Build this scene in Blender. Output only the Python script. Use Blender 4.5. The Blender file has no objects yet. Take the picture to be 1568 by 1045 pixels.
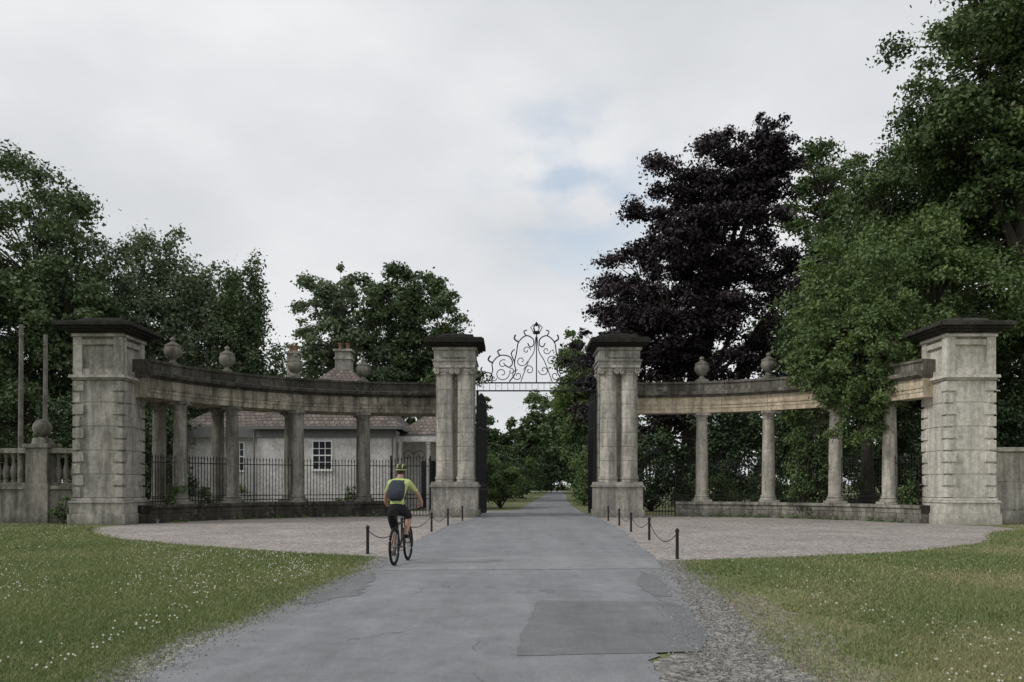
import bpy, math, random
import numpy as np
from mathutils import Vector, Matrix
R=random.Random(7); NR=np.random.default_rng(11)
S=bpy.context.scene
COL=S.collection
# ---------------------------------------------------------------- materials
def nt(name):
    m=bpy.data.materials.new(name); m.use_nodes=True
    n=m.node_tree; b=n.nodes['Principled BSDF']; b.inputs['Roughness'].default_value=.85
    b.inputs['Specular IOR Level'].default_value=.25
    return m,n,b
def N(n,t,**k):
    x=n.nodes.new(t)
    for a,v in k.items(): setattr(x,a,v)
    return x
def ramp(n,src,stops):
    r=N(n,'ShaderNodeValToRGB'); e=r.color_ramp.elements
    while len(e)<len(stops): e.new(.5)
    for i,(p,c) in enumerate(stops):
        e[i].position=p
        if not hasattr(c,'__len__'): c=(c,c,c)
        e[i].color=(*c,1)
    n.links.new(src,r.inputs[0]); return r.outputs[0]
def noise(n,scale,detail=6,rough=.6,mapping=None,dist=0):
    tc=N(n,'ShaderNodeTexCoord'); o=tc.outputs['Object']
    if mapping:
        mp=N(n,'ShaderNodeMapping'); mp.inputs['Scale'].default_value=mapping
        n.links.new(o,mp.inputs[0]); o=mp.outputs[0]
    t=N(n,'ShaderNodeTexNoise'); t.inputs['Scale'].default_value=scale
    t.inputs['Detail'].default_value=detail; t.inputs['Roughness'].default_value=rough
    t.inputs['Distortion'].default_value=dist
    n.links.new(o,t.inputs['Vector']); return t.outputs[0]
def mix(n,a,b,f,mode='MIX'):
    m=N(n,'ShaderNodeMix',data_type='RGBA',blend_type=mode)
    for i,v in ((0,f),(6,a),(7,b)):
        if hasattr(v,'is_output'): n.links.new(v,m.inputs[i])
        elif i==0: m.inputs[0].default_value=v
        else: m.inputs[i].default_value=(*v,1) if hasattr(v,'__len__') else (v,v,v,1)
    return m.outputs[2]
def bump(n,b,src,st,dist=.02):
    u=N(n,'ShaderNodeBump'); u.inputs['Strength'].default_value=st; u.inputs['Distance'].default_value=dist
    n.links.new(src,u.inputs['Height']); n.links.new(u.outputs[0],b.inputs['Normal'])
def stone(name,c1,c2,dark,amt=.6,moss=.5,lichen=0,brick=None,g=1.0):
    wt=(1.04,1.0,.93)
    c1=tuple(x*g*w for x,w in zip(c1,wt)); c2=tuple(x*g*w for x,w in zip(c2,wt)); dark=tuple(x*(g**.5)*w for x,w in zip(dark,wt))
    m,n,b=nt(name)
    c=ramp(n,noise(n,.9,8,.65),[(.35,c1),(.65,c2)])
    st=ramp(n,noise(n,1.3,7,.72,(2.6,2.6,.30)),[(.44,0),(.60,1)])
    mu=N(n,'ShaderNodeMath',operation='MULTIPLY'); n.links.new(st,mu.inputs[0]); mu.inputs[1].default_value=amt
    c=mix(n,c,dark,mu.outputs[0])
    gr=ramp(n,noise(n,1.7,6,.7),[(.57,0),(.72,.45)])
    c=mix(n,c,(dark[0]*1.05,dark[1]*1.15,dark[2]*.85),gr)
    # damp, dirty foot of the stonework
    tz=N(n,'ShaderNodeTexCoord'); sz=N(n,'ShaderNodeSeparateXYZ'); n.links.new(tz.outputs['Object'],sz.inputs[0])
    ad=N(n,'ShaderNodeMath',operation='ADD'); n.links.new(sz.outputs[2],ad.inputs[0]); n.links.new(noise(n,2.5,5),ad.inputs[1])
    ft=ramp(n,ad.outputs[0],[(.45,.6),(.95,0)])
    c=mix(n,c,dark,ft)
    sp=ramp(n,noise(n,6,8,.7),[(.35,.72),(.6,1.10)])
    c=mix(n,c,sp,1,'MULTIPLY')
    g=N(n,'ShaderNodeNewGeometry'); sx=N(n,'ShaderNodeSeparateXYZ'); n.links.new(g.outputs['Normal'],sx.inputs[0])
    up=ramp(n,sx.outputs[2],[(.35,0),(.8,moss)])
    c=mix(n,c,(.06,.06,.04),up)
    if lichen:
        l=ramp(n,noise(n,3.2,7,.75,dist=.6),[(.58,0),(.64,lichen)])
        c=mix(n,c,(.42,.42,.38),l)
    if brick:
        tc=N(n,'ShaderNodeTexCoord'); br=N(n,'ShaderNodeTexBrick')
        br.inputs['Scale'].default_value=1; br.inputs['Mortar Size'].default_value=.012
        br.inputs['Brick Width'].default_value=brick[0]; br.inputs['Row Height'].default_value=brick[1]
        br.inputs['Color1'].default_value=(1,1,1,1); br.inputs['Color2'].default_value=(.75,.75,.75,1); br.inputs['Mortar'].default_value=(.3,.3,.3,1)
        n.links.new(tc.outputs['UV'],br.inputs[0])
        c=mix(n,c,br.outputs[0],1,'MULTIPLY')
    n.links.new(c,b.inputs['Base Color'])
    bump(n,b,noise(n,14,8,.7),.5,.03)
    return m
def plain(name,c,rough=.7,var=.15,scale=8,metal=0):
    m,n,b=nt(name); b.inputs['Roughness'].default_value=rough; b.inputs['Metallic'].default_value=metal
    r=ramp(n,noise(n,scale,5),[(.3,tuple(x*(1-var) for x in c)),(.7,tuple(x*(1+var) for x in c))])
    n.links.new(r,b.inputs['Base Color']); return m
def leafmat(name,cols,tr=.3,g=1.0,desat=0.0):
    m,n,b=nt(name)
    a=N(n,'ShaderNodeAttribute',attribute_name='tint')
    def ds(x):
        l=.3*x[0]+.6*x[1]+.1*x[2]; return tuple((v*(1-desat)+l*desat)*g for v in x)
    c=ramp(n,a.outputs['Fac'],[(i/(len(cols)-1),ds(x)) for i,x in enumerate(cols)])
    out=n.nodes['Material Output']
    n.links.new(c,b.inputs['Base Color']); b.inputs['Roughness'].default_value=.5
    if tr>0:
        t=N(n,'ShaderNodeBsdfTranslucent'); n.links.new(mix(n,c,(1.0,1.1,.6),1,'MULTIPLY'),t.inputs[0])
        ms=N(n,'ShaderNodeMixShader'); ms.inputs[0].default_value=tr
        n.links.new(b.outputs[0],ms.inputs[1]); n.links.new(t.outputs[0],ms.inputs[2])
        n.links.new(ms.outputs[0],out.inputs[0])
    return m

M={}
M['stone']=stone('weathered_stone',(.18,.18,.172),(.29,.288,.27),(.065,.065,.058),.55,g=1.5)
M['stoneC']=stone('gate_column_stone',(.25,.25,.235),(.38,.375,.35),(.09,.09,.078),.6,g=1.5)
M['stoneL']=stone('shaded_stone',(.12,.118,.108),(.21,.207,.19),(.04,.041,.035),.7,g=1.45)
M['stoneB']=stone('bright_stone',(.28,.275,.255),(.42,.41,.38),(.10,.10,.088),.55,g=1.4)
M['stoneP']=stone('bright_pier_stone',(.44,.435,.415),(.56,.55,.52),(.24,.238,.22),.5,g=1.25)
M['cream']=stone('cream_frieze_stone',(.42,.36,.28),(.56,.50,.41),(.14,.13,.10),.45,brick=(2.2,30),g=1.4)
M['creamL']=stone('stained_shaded_frieze_stone',(.10,.096,.082),(.29,.27,.23),(.04,.04,.034),.75,brick=(2.2,30),g=1.6)  # left frieze: staining, plus left-side shade painted into the colour
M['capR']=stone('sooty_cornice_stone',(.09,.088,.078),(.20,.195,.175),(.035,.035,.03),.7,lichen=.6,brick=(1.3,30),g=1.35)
M['capL']=stone('sooty_shaded_stone',(.035,.035,.031),(.09,.088,.078),(.02,.02,.018),.7,lichen=.3,brick=(1.3,30),g=1.3)  # darker than capR: dirt, plus left-side shade put into the colour
M['dwarfR']=stone('dwarf_wall_stone',(.13,.128,.118),(.28,.275,.252),(.05,.05,.044),.7,lichen=.75,brick=(.9,.38),g=1.5)
M['dwarfL']=stone('dwarf_wall_shaded_stone',(.04,.038,.034),(.09,.083,.073),(.02,.02,.018),.8,lichen=.55,brick=(.9,.38),g=1.2)  # darker than dwarfR: stained, with the wall's shade also in the base colour
M['iron']=plain('black_iron',(.014,.014,.016),.5)
M['bark']=plain('bark',(.06,.052,.042),.95,.4,3)
M['barkpale']=plain('pale_bark',(.17,.16,.14),.95,.4,3)
# ---------------------------------------------------------------- mesh builder
class MB:
    def __init__(s): s.v=[];s.f=[];s.m=[];s.uv={}
    def add(s,vs,fs,mi=0):
        o=len(s.v); s.v+= [tuple(p) for p in vs]
        for f in fs: s.f.append([o+i for i in f]); s.m.append(mi)
    def box(s,x0,x1,y0,y1,z0,z1,mi=0,taper=0):
        t=taper
        s.add([(x0,y0,z0),(x1,y0,z0),(x1,y1,z0),(x0,y1,z0),(x0+t,y0+t,z1),(x1-t,y0+t,z1),(x1-t,y1-t,z1),(x0+t,y1-t,z1)],
              [(0,3,2,1),(4,5,6,7),(0,1,5,4),(1,2,6,5),(2,3,7,6),(3,0,4,7)],mi)
    def cbox(s,cx,cy,h,z0,z1,mi=0,hy=None,taper=0):
        hy=hy or h; s.box(cx-h,cx+h,cy-hy,cy+hy,z0,z1,mi,taper)
    def lathe(s,cx,cy,prof,seg=20,mi=0):
        vs=[];fs=[]
        for r,z in prof:
            for i in range(seg):
                a=2*math.pi*i/seg; vs.append((cx+r*math.cos(a),cy+r*math.sin(a),z))
        k=len(prof)
        for j in range(k-1):
            for i in range(seg):
                i2=(i+1)%seg; fs.append((j*seg+i,j*seg+i2,(j+1)*seg+i2,(j+1)*seg+i))
        fs.append(tuple(range(seg-1,-1,-1))); fs.append(tuple((k-1)*seg+i for i in range(seg)))
        s.add(vs,fs,mi)
    def tube(s,pts,r,seg=6,mi=0,closed=False):
        pts=[Vector(p) for p in pts]; k=len(pts)
        if not hasattr(r,'__len__'): r=[r]*k
        vs=[];fs=[]
        for i,p in enumerate(pts):
            if closed: d=pts[(i+1)%k]-pts[i-1]
            else: d=pts[min(i+1,k-1)]-pts[max(i-1,0)]
            d.normalize()
            u=d.cross(Vector((0,0,1))) if abs(d.z)<.95 else d.cross(Vector((0,1,0)))
            u.normalize(); w=d.cross(u)
            for j in range(seg):
                a=2*math.pi*j/seg; vs.append(p+(u*math.cos(a)+w*math.sin(a))*r[i])
        for i in range(k if closed else k-1):
            i2=(i+1)%k
            for j in range(seg):
                j2=(j+1)%seg; fs.append((i*seg+j,i*seg+j2,i2*seg+j2,i2*seg+j))
        if not closed:
            fs.append(tuple(range(seg-1,-1,-1))); fs.append(tuple((k-1)*seg+j for j in range(seg)))
        s.add(vs,fs,mi)
    def obj(s,name,mats,parent=None,smooth=False,bevel=0,uvs=None):
        me=bpy.data.meshes.new(name); me.from_pydata(s.v,[],s.f)
        for m in mats: me.materials.append(m)
        me.polygons.foreach_set('material_index',s.m)
        me.update()
        if smooth:
            me.polygons.foreach_set('use_smooth',[True]*len(me.polygons))
            try: me.set_sharp_from_angle(angle=math.radians(40))
            except Exception: pass
        if uvs is not None:
            ul=me.uv_layers.new(name='UVMap')
            vi=np.zeros(len(me.loops),dtype=np.int32); me.loops.foreach_get('vertex_index',vi)
            ul.data.foreach_set('uv',np.array(uvs,dtype=np.float32)[vi].ravel())
        o=bpy.data.objects.new(name,me); COL.objects.link(o)
        if bevel:
            b=o.modifiers.new('b','BEVEL'); b.width=bevel; b.segments=2; b.limit_method='ANGLE'
        if parent: par(o,parent)
        return o
def par(o,p):
    o.parent=p; o.matrix_parent_inverse=Matrix.Translation(p.location).inverted()
def empty(name,loc=(0,0,0)):
    e=bpy.data.objects.new(name,None); e.location=loc; COL.objects.link(e); return e

# ---------------------------------------------------------------- outer piers
def outer_pier(cx,cy,mats):
    e=empty('stone_pier',(cx,cy,0)); h=.96
    b=MB()
    b.cbox(cx,cy,h+.14,0,.42); b.cbox(cx,cy,h+.09,.42,.85); b.cbox(cx,cy,h+.14,.85,.93,taper=.05); b.cbox(cx,cy,h+.04,.93,1.02,taper=.02)
    b.cbox(cx,cy,h-.09,1.02,5.55)
    z=1.02; k=0
    while z<5.5:
        hh=min(.92,5.55-z)
        b.cbox(cx,cy,h-.06,z+.008,z+hh-.008); z+=.92
    z=1.02
    while z<5.5:       # quoins
        w=.42 if k%2 else .28
        for sx in (-1,1):
            for sy in (-1,1):
                x0,x1=sorted((cx+sx*h,cx+sx*(h-w+ .0))); y0,y1=sorted((cy+sy*h,cy+sy*(h-w)))
                b.box(x0,x1,y0,y1,z+.035,z+.41)
        z+=.453; k+=1
    b.cbox(cx,cy,h+.03,5.55,5.62); b.cbox(cx,cy,h+.12,5.62,5.74,taper=.02)
    b.cbox(cx,cy,h-.16,5.74,7.32)
    for sx in (-1,1):
        for sy in (-1,1):
            x0,x1=sorted((cx+sx*(h-.01),cx+sx*(h-.36))); y0,y1=sorted((cy+sy*(h-.01),cy+sy*(h-.36)))
            b.box(x0,x1,y0,y1,5.74,7.2)
    for sy in (-1,1):
        y0,y1=sorted((cy+sy*(h-.04),cy+sy*(h-.3)))
        b.box(cx-h+.36,cx+h-.36,y0,y1,5.74,5.98); b.box(cx-h+.36,cx+h-.36,y0,y1,6.9,7.1)
        x0,x1=sorted((cx+sy*(h-.04),cx+sy*(h-.3)))
        b.box(x0,x1,cy-h+.36,cy+h-.36,5.74,5.98); b.box(x0,x1,cy-h+.36,cy+h-.36,6.9,7.1)
    b.cbox(cx,cy,h+.04,7.2,7.32)
    b.obj('shaft',[mats[0]],e,bevel=.012)
    c=MB()
    for i,(o,z0,z1) in enumerate([(.10,7.32,7.40),(.22,7.40,7.48),(.36,7.48,7.56),(.50,7.56,7.70),(.40,7.70,7.75)]):
        c.cbox(cx,cy,h+o,z0,z1)
    c.cbox(cx,cy,h-.1,7.75,7.96,taper=.12); c.cbox(cx,cy,h-.3,7.96,8.04,taper=.3)
    c.obj('cornice_cap',[mats[1]],e,bevel=.015)
    return e
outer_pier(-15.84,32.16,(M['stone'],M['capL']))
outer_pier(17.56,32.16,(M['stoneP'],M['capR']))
# ---------------------------------------------------------------- gate piers
def gate_pier(cx,cy,lm):
    e=empty('gate_pier',(cx,cy,0)); h=.98; b=MB()
    yb=cy
    b.cbox(cx,yb,h+.16,0,.35); b.cbox(cx,yb,h+.10,.35,1.42); b.cbox(cx,yb,h+.17,1.42,1.50); b.cbox(cx,yb,h+.13,1.50,1.67,taper=.04)
    b.cbox(cx,yb,h-.10,1.67,7.1,hy=.42)
    z=1.67
    while z<7.0:
        hh=min(.68,7.08-z); b.cbox(cx,yb,h-.06,z+.012,z+hh-.012,hy=.45); z+=.68
    for o,z0,z1 in [(.02,7.1,7.30),(.07,7.30,7.38),(-.02,7.38,7.82),(.06,7.82,7.95)]:
        b.cbox(cx,yb,h+o,z0,z1)
    b.cbox(cx,yb-h-.02,.55,7.46,7.74,hy=.03)
    b.obj('pier_body',[lm[0]],e,bevel=.012)
    c=MB()
    for o,z0,z1 in [(.14,7.95,8.03),(.26,8.03,8.12),(.40,8.12,8.32),(.32,8.32,8.38)]: c.cbox(cx,yb,h+o,z0,z1)
    c.cbox(cx,yb,h-.05,8.38,8.58,taper=.08); c.cbox(cx,yb,h-.25,8.58,8.68,taper=.3)
    c.obj('cornice_cap',[lm[1]],e,bevel=.015)
    k=MB()
    for sy in (-1,1):
        for dx in (-.48,.48):
            x=cx+dx; y=yb+sy*(h-.40)
            pr=[(.44,1.67),(.44,1.78),(.47,1.80),(.47,1.88),(.43,1.90),(.43,1.96),(.41,2.0)]
            zz=2.0
            while zz<6.5:
                z1=min(zz+.66,6.72); t=(zz-2)/4.7; r0=.41-.035*t
                pr+= [(r0,zz+.02),(r0-.002,z1-.02),(r0-.022,z1-.012),(r0-.022,z1+.004)]; zz+=.66
            pr+=[(.36,6.66),(.40,6.70),(.40,6.74),(.37,6.76),(.43,6.88),(.41,6.96)]
            k.lathe(x,y,pr,28)
            k.cbox(x,y,.475,6.99,7.10)
            for vx in (-.36,.36):
                pts=[]
                for i in range(26):
                    a=i*.45; rr=.15*(1-i/32)
                    pts.append((x+vx+rr*math.cos(a)*(1 if vx>0 else -1),y+sy*.40,6.83+rr*math.sin(a)))
                k.tube(pts,.04,6)
                k.tube([(x+vx,y+sy*.40,6.83),(x+vx,y-sy*.34,6.83)],.12,12)
            k.cbox(x,y,.36,6.88,6.985)
    k.obj('ionic_columns',[lm[2]],e,smooth=True)
    return e
gate_pier(-2.68,39.05,(M['stone'],M['capL'],M['stoneC']))
gate_pier(5.02,39.05,(M['stone'],M['capL'],M['stoneC']))
# ---------------------------------------------------------------- colonnades
def colonnade(side,cx,a,b0,cy,t1,mt,W,rows):
    e=empty('colonnade',(cx+side*a*.7,cy+b0*.7,0))
    def P(t,off=0,z=0):
        x=side*a*math.cos(t); y=b0*math.sin(t)
        nx=side*math.cos(t)*b0; ny=math.sin(t)*a; l=math.hypot(nx,ny)
        return (cx+x+nx/l*off,cy+y+ny/l*off,z)
    def sweep(prof,ta,tb,n,name,mats,mis=None,par_=e):
        mb=MB(); uvs=[]; k=len(prof); L=0; last=None
        vs=[]
        for i in range(n+1):
            t=ta+(tb-ta)*i/n; p=P(t)
            if last: L+=math.dist(p,last)
            last=p
            for j,(o,z) in enumerate(prof):
                vs.append(P(t,o,z)); uvs.append((L,z))
        fs=[];mi=[]
        for i in range(n):
            for j in range(k):
                j2=(j+1)%k
                f=(i*k+j,(i+1)*k+j,(i+1)*k+j2,i*k+j2) if side>0 else (i*k+j,i*k+j2,(i+1)*k+j2,(i+1)*k+j)
                fs.append(f); mi.append(mis[j] if mis else 0)
        mb.v=vs; mb.f=[list(f) for f in fs]+[list(range(k)),[n*k+j for j in range(k)]]; mb.m=mi+[0,0]
        return mb.obj(name,mats,par_,uvs=uvs)
    t0=.225
    I=-.34; O=W+.34
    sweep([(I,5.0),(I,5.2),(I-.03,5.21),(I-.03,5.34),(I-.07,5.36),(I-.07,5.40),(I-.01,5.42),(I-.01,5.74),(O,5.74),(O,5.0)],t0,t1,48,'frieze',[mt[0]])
    sweep([(I-.05,5.743),(I-.1,5.80),(I-.28,5.86),(I-.30,5.99),(I-.22,6.03),(I-.0,6.05),(I-.0,6.38),(I-.06,6.40),(I-.06,6.50),(O+.06,6.50),(O+.06,6.4),(O,6.38),(O,6.05),(O+.3,5.99),(O+.28,5.86),(O+.05,5.743)],t0,t1,48,'cornice_parapet',[mt[1]])
    cosl=[.29,.555,.775,.908]
    cb=MB(); ub=MB()
    for c in cosl:
        t=math.acos(c)
        for off in rows:
            x,y,_=P(t,off)
            cb.cbox(x,y,.40,.722,.82)
            pr=[(.39,.82),(.40,.86),(.39,.92),(.33,.94),(.36,.98),(.35,1.03),(.31,1.06)]
            for i in range(9):
                u=i/8; pr.append((.305-.05*u**1.6,1.08+u*3.5))
            pr+=[(.255,4.6),(.285,4.62),(.285,4.66),(.255,4.68),(.255,4.76),(.33,4.86),(.34,4.88)]
            cb.lathe(x,y,pr,24); cb.cbox(x,y,.37,4.88,4.998)
        x,y,_=P(t,W*.35)
        ub.cbox(x,y,.26,6.5,6.62)
        ub.lathe(x,y,[(.20,6.62),(.22,6.66),(.11,6.74),(.10,6.80),(.24,6.90),(.34,7.05),(.36,7.2),(.31,7.32),(.33,7.36),(.33,7.40),(.22,7.46),(.10,7.54),(.08,7.58),(.12,7.63),(.10,7.70),(.02,7.76)],20)
    cb.obj('columns',[mt[2]],e,smooth=True); ub.obj('urn_finials',[mt[4]],e,smooth=True)
    tw=math.acos(.175)
    ow=max(W+.5,.5)
    sweep([(-.50,-.02),(-.50,.16),(-.44,.18),(-.44,.58),(-.52,.60),(-.52,.72),(ow,.72),(ow,-.02)],t0,tw,44,'dwarf_wall',[mt[3]])
    fe=empty('iron_railing',P(math.acos(.6)))
    r=MB(); t=.27; off=-.02
    ts=[]
    while t<t1-.03:
        ts.append(t); p=P(t); q=P(t+.01); t+=.01*.15/math.dist(p,q)
    for i,t in enumerate(ts):
        z0=.72 if t<tw else .03
        zt=2.62+(.18 if t>tw else 0)*math.sin(math.pi*(t-tw)/(t1-tw)) 
        x,y,_=P(t,off)
        r.tube([(x,y,z0),(x,y,zt),(x,y,zt+.03),(x,y,zt+.16)],[.016,.016,.034,.002],5)
        if i%2==0: r.tube([(x,y,1.5),(x,y,1.53)],.03,5)
    for z in (.86,2.45,1.05):
        r.tube([P(t,off,z) for t in ts],.02,5)
    tm=(tw+t1)/2
    for s in (-1,1):
        pts=[]
        for i in range(22):
            an=i*.35; rr=.26*(1-i/26)
            pts.append(P(tm+s*(.028-.026*math.cos(an)*rr/.26),off,2.98+rr*math.sin(an)))
        r.tube(pts,.018,5)
    r.tube([P(tw,off,0),P(tw,off,2.95)],.04,6); r.tube([P(t1-.03,off,0),P(t1-.03,off,2.95)],.04,6)
    r.obj('railing_bars',[M['iron']],fe)
    return P
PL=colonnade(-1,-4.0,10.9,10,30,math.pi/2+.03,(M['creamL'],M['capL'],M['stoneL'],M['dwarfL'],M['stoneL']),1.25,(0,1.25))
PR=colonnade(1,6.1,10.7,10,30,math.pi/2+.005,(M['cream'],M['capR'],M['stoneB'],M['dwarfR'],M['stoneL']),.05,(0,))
# ---------------------------------------------------------------- overthrow + gates
g=empty('iron_gate_overthrow',(1.17,39,6)); mb=MB(); cx=1.17; y=39.0
x0,x1=-1.72,4.06
for z in (6.02,6.40): mb.tube([(x0,y,z),(x1,y,z)],.038,6)
n=40
for i in range(n):
    xx=x0+(x1-x0)*(i+.5)/n
    if i%2==0: mb.tube([(xx,y,6.02),(xx,y,6.42)],.010,4)
def spiral(cx,cz,r,a0,turns,s=1,th=.021,shrink=.85):
    pts=[];k=int(22*turns)
    for i in range(k+1):
        u=i/k; an=a0+s*u*turns*2*math.pi; rr=r*(1-shrink*u); pts.append((cx+rr*math.cos(an),y,cz+rr*math.sin(an)))
    mb.tube(pts,th,5)
for s in (-1,1):
    X=lambda d: cx+s*d
    def curve(p,th=.03): 
        out=[]
        for i in range(len(p)-1):
            q0=p[max(i-1,0)];q1=p[i];q2=p[i+1];q3=p[min(i+2,len(p)-1)]
            for j in range(6):
                u=j/6
                out.append(tuple(.5*((2*q1[k])+(-q0[k]+q2[k])*u+(2*q0[k]-5*q1[k]+4*q2[k]-q3[k])*u*u+(-q0[k]+3*q1[k]-3*q2[k]+q3[k])*u**3) for k in (0,1)))
        out.append(p[-1]); mb.tube([(X(a),y,b) for a,b in out],th,5)
    curve([(2.8,6.45),(2.5,6.85),(2.2,6.85),(2.1,6.6),(2.3,6.5),(2.4,6.62)])
    curve([(2.3,6.45),(2.1,6.95),(2.1,7.35),(1.75,7.7),(1.3,7.65),(1.15,7.35),(1.3,7.15),(1.5,7.25)])
    curve([(1.3,6.45),(1.0,6.9),(1.05,7.35),(.95,7.85),(.85,8.35),(.5,8.65),(.17,8.5),(.14,8.22),(.3,8.12),(.42,8.3)])
    curve([(.75,6.45),(.55,7.0),(.35,7.5),(.12,7.9),(0.03,8.6)],.022)
    spiral(X(1.65),6.85,.36,0,1.3,s); spiral(X(1.6),7.3,.22,1,1.1,-s)
    spiral(X(.9),6.75,.28,math.pi/2,1.3,-s); spiral(X(.72),7.45,.28,0,1.2,s)
    spiral(X(.35),7.0,.26,math.pi,1.2,s); spiral(X(.48),7.95,.2,0,1.1,-s)
    spiral(X(2.05),6.62,.15,0,1.1,s); spiral(X(1.22),6.95,.16,2,1.1,s)
    curve([(2.1,7.35),(2.3,7.5),(2.2,7.7)],.04); curve([(.85,8.35),(1.05,8.5),(1.0,8.7)],.04); curve([(1.05,7.4),(1.2,7.8),(1.05,8.0)],.03)
    curve([(1.75,7.7),(1.85,7.9),(1.7,8.0)],.035); curve([(.5,8.65),(.6,8.85),(.45,8.92)],.03); curve([(2.5,6.85),(2.65,7.0),(2.6,7.15)],.035)
mb.tube([(cx,y,6.4),(cx,y,8.75)],.026,6)
mb.lathe(cx,y,[(.15,8.74),(.17,8.76),(.17,8.84),(.15,8.86)],12)
for i in range(6):
    a=i*math.pi/3; mb.tube([(cx+.16*math.cos(a),y+.16*math.sin(a),8.84),(cx+.28*math.cos(a),y+.28*math.sin(a),9.04),(cx+.14*math.cos(a),y+.14*math.sin(a),9.18),(cx,y,9.12)],.024,5)
mb.lathe(cx,y,[(.01,9.1),(.07,9.18),(.07,9.23),(.01,9.32)],8)
mb.obj('scrollwork',[M['iron']],g)
for s,hx,ang in ((-1,-1.66,.13),(1,4.0,-.03)):
    ge=empty('iron_gate',(hx,39.2,0)); mb=MB()
    dx=math.sin(ang); dy=math.cos(ang); L=2.7
    for z in (.15,1.3,1.5,4.3,5.6): mb.tube([(hx,39.2,z),(hx+dx*L,39.2+dy*L,z)],.03,5)
    for i in range(25):
        d=L*i/24; zz=5.6+.35*math.sin(i/24*3.14)
        mb.tube([(hx+dx*d,39.2+dy*d,.1),(hx+dx*d,39.2+dy*d,zz),(hx+dx*d,39.2+dy*d,zz+.15)],[.018,.018,.002],5)
    mb.box(hx-.06,hx+.06,39.14,39.26,.03,6.02)
    mb.obj('gate_leaf',[M['iron']],ge)
# ---------------------------------------------------------------- flank walls
w=empty('stone_balustrade',(-21,32.6,0)); mb=MB()
mb.box(-34,-16.95,32.3,32.9,-.02,1.35); mb.box(-34,-16.95,32.22,32.98,1.35,1.5); mb.box(-34,-16.95,32.36,32.84,1.5,1.62)
mb.box(-34,-16.95,32.28,32.92,2.78,2.98)
for px in (-18.75,-24.5,-30):
    mb.cbox(px,32.6,.47,-.02,1.6); mb.cbox(px,32.6,.43,1.6,2.99); mb.cbox(px,32.6,.52,2.99,3.15); mb.cbox(px,32.6,.3,3.15,3.4,taper=.06)
mb.obj('wall_and_rail',[M['stoneL']],w,bevel=.015)
mb=MB(); x=-33.7
while x<-17.1:
    if min(abs(x-p) for p in (-18.75,-24.5,-30))>.5:
        mb.lathe(x,32.6,[(.10,1.62),(.10,1.7),(.06,1.74),(.12,1.95),(.12,2.1),(.06,2.4),(.06,2.6),(.1,2.66),(.1,2.78)],10)
    x+=.30
for px in (-18.75,-24.5,-30):
    mb.lathe(px,32.6,[(.16,3.4),(.12,3.46)]+[(max(.01,.36*math.sin(a)),3.80-.36*math.cos(a)) for a in [.35+i*.28 for i in range(10)]],18)
mb.obj('balusters_and_ball_finials',[M['stoneL']],w,smooth=True)
w=empty('stone_wall',(24,32.6,0)); mb=MB()
mb.box(18.68,36,32.3,32.9,-.02,.5); 
mb.box(18.68,36,32.36,32.84,.5,2.85)
mb.box(18.68,36,32.24,32.96,2.85,3.02)
for i in range(12):
    mb.box(19.0+i*1.4,19.02+i*1.4+1.3,32.34,32.4,.56+.0,1.6); mb.box(18.7+i*1.4,18.72+i*1.4+1.3,32.34,32.4,1.66,2.8)
mb.obj('wall_courses',[M['stoneB']],w,bevel=.015)
# ---------------------------------------------------------------- lodge
M['render']=stone('painted_render',(.60,.61,.64),(.72,.73,.75),(.40,.40,.41),.4,0)
M['white']=plain('white_paint',(.84,.84,.82),.5,.05)
M['glass']=plain('dark_glass',(.03,.035,.04),.12,.1)
mt,n_,b_=nt('clay_roof_tiles')
tc=N(n_,'ShaderNodeTexCoord'); br=N(n_,'ShaderNodeTexBrick'); br.inputs['Scale'].default_value=1
br.inputs['Brick Width'].default_value=.3; br.inputs['Row Height'].default_value=.22; br.inputs['Mortar Size'].default_value=.02
br.inputs['Color1'].default_value=(.24,.195,.17,1); br.inputs['Color2'].default_value=(.15,.125,.115,1); br.inputs['Mortar'].default_value=(.05,.045,.04,1)
mpn=N(n_,'ShaderNodeMapping'); mpn.inputs['Rotation'].default_value=(math.radians(90),0,0); n_.links.new(tc.outputs['Object'],mpn.inputs[0]); n_.links.new(mpn.outputs[0],br.inputs[0])
n_.links.new(mix(n_,br.outputs[0],ramp(n_,noise(n_,2,6),[(.3,.6),(.7,1.3)]),1,'MULTIPLY'),b_.inputs['Base Color']); M['tiles']=mt
h=empty('lodge_house',(-12,52,0))
mb=MB()
mb.box(-19.2,-14.95,48.4,57,0,4.75); mb.box(-14.94,-6.9,47.9,57,0,4.75)
mb.box(-6.9,-3.2,50.5,55,0,4.4)
mb.obj('walls',[M['render']],h)
mb=MB()
def hip(x0,x1,y0,y1,z,zr,ins):
    mb.add([(x0,y0,z),(x1,y0,z),(x1,y1,z),(x0,y1,z),(x0+ins,(y0+y1)/2,zr),(x1-ins,(y0+y1)/2,zr)],[(0,1,5,4),(1,2,5),(2,3,4,5),(3,0,4),(0,3,2,1)])
hip(-19.7,-13.5,48.0,57.3,4.95,7.6,3.0)
hip(-15.3,-6.4,47.4,57.3,4.95,9.3,4.3)
hip(-7.2,-2.9,50.0,55.4,4.6,6.0,1.6)
mb.obj('hipped_roof',[M['tiles']],h)
mb=MB(); 
mb.box(-19.7,-14.9,47.98,48.12,4.76,4.94); mb.box(-15.3,-6.4,47.38,47.52,4.76,4.94); mb.box(-6.52,-6.38,47.4,57,4.76,4.94); mb.box(-19.3,-6.8,47.80,47.895,4.3,4.75)
mb.box(-7.2,-2.9,50.0,50.1,4.42,4.59)
mb.tube([(-15.1,47.8,4.7),(-15.1,47.8,.1)],.05,8); mb.tube([(-7.0,47.8,4.7),(-7.0,47.8,.1)],.05,8)
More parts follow.
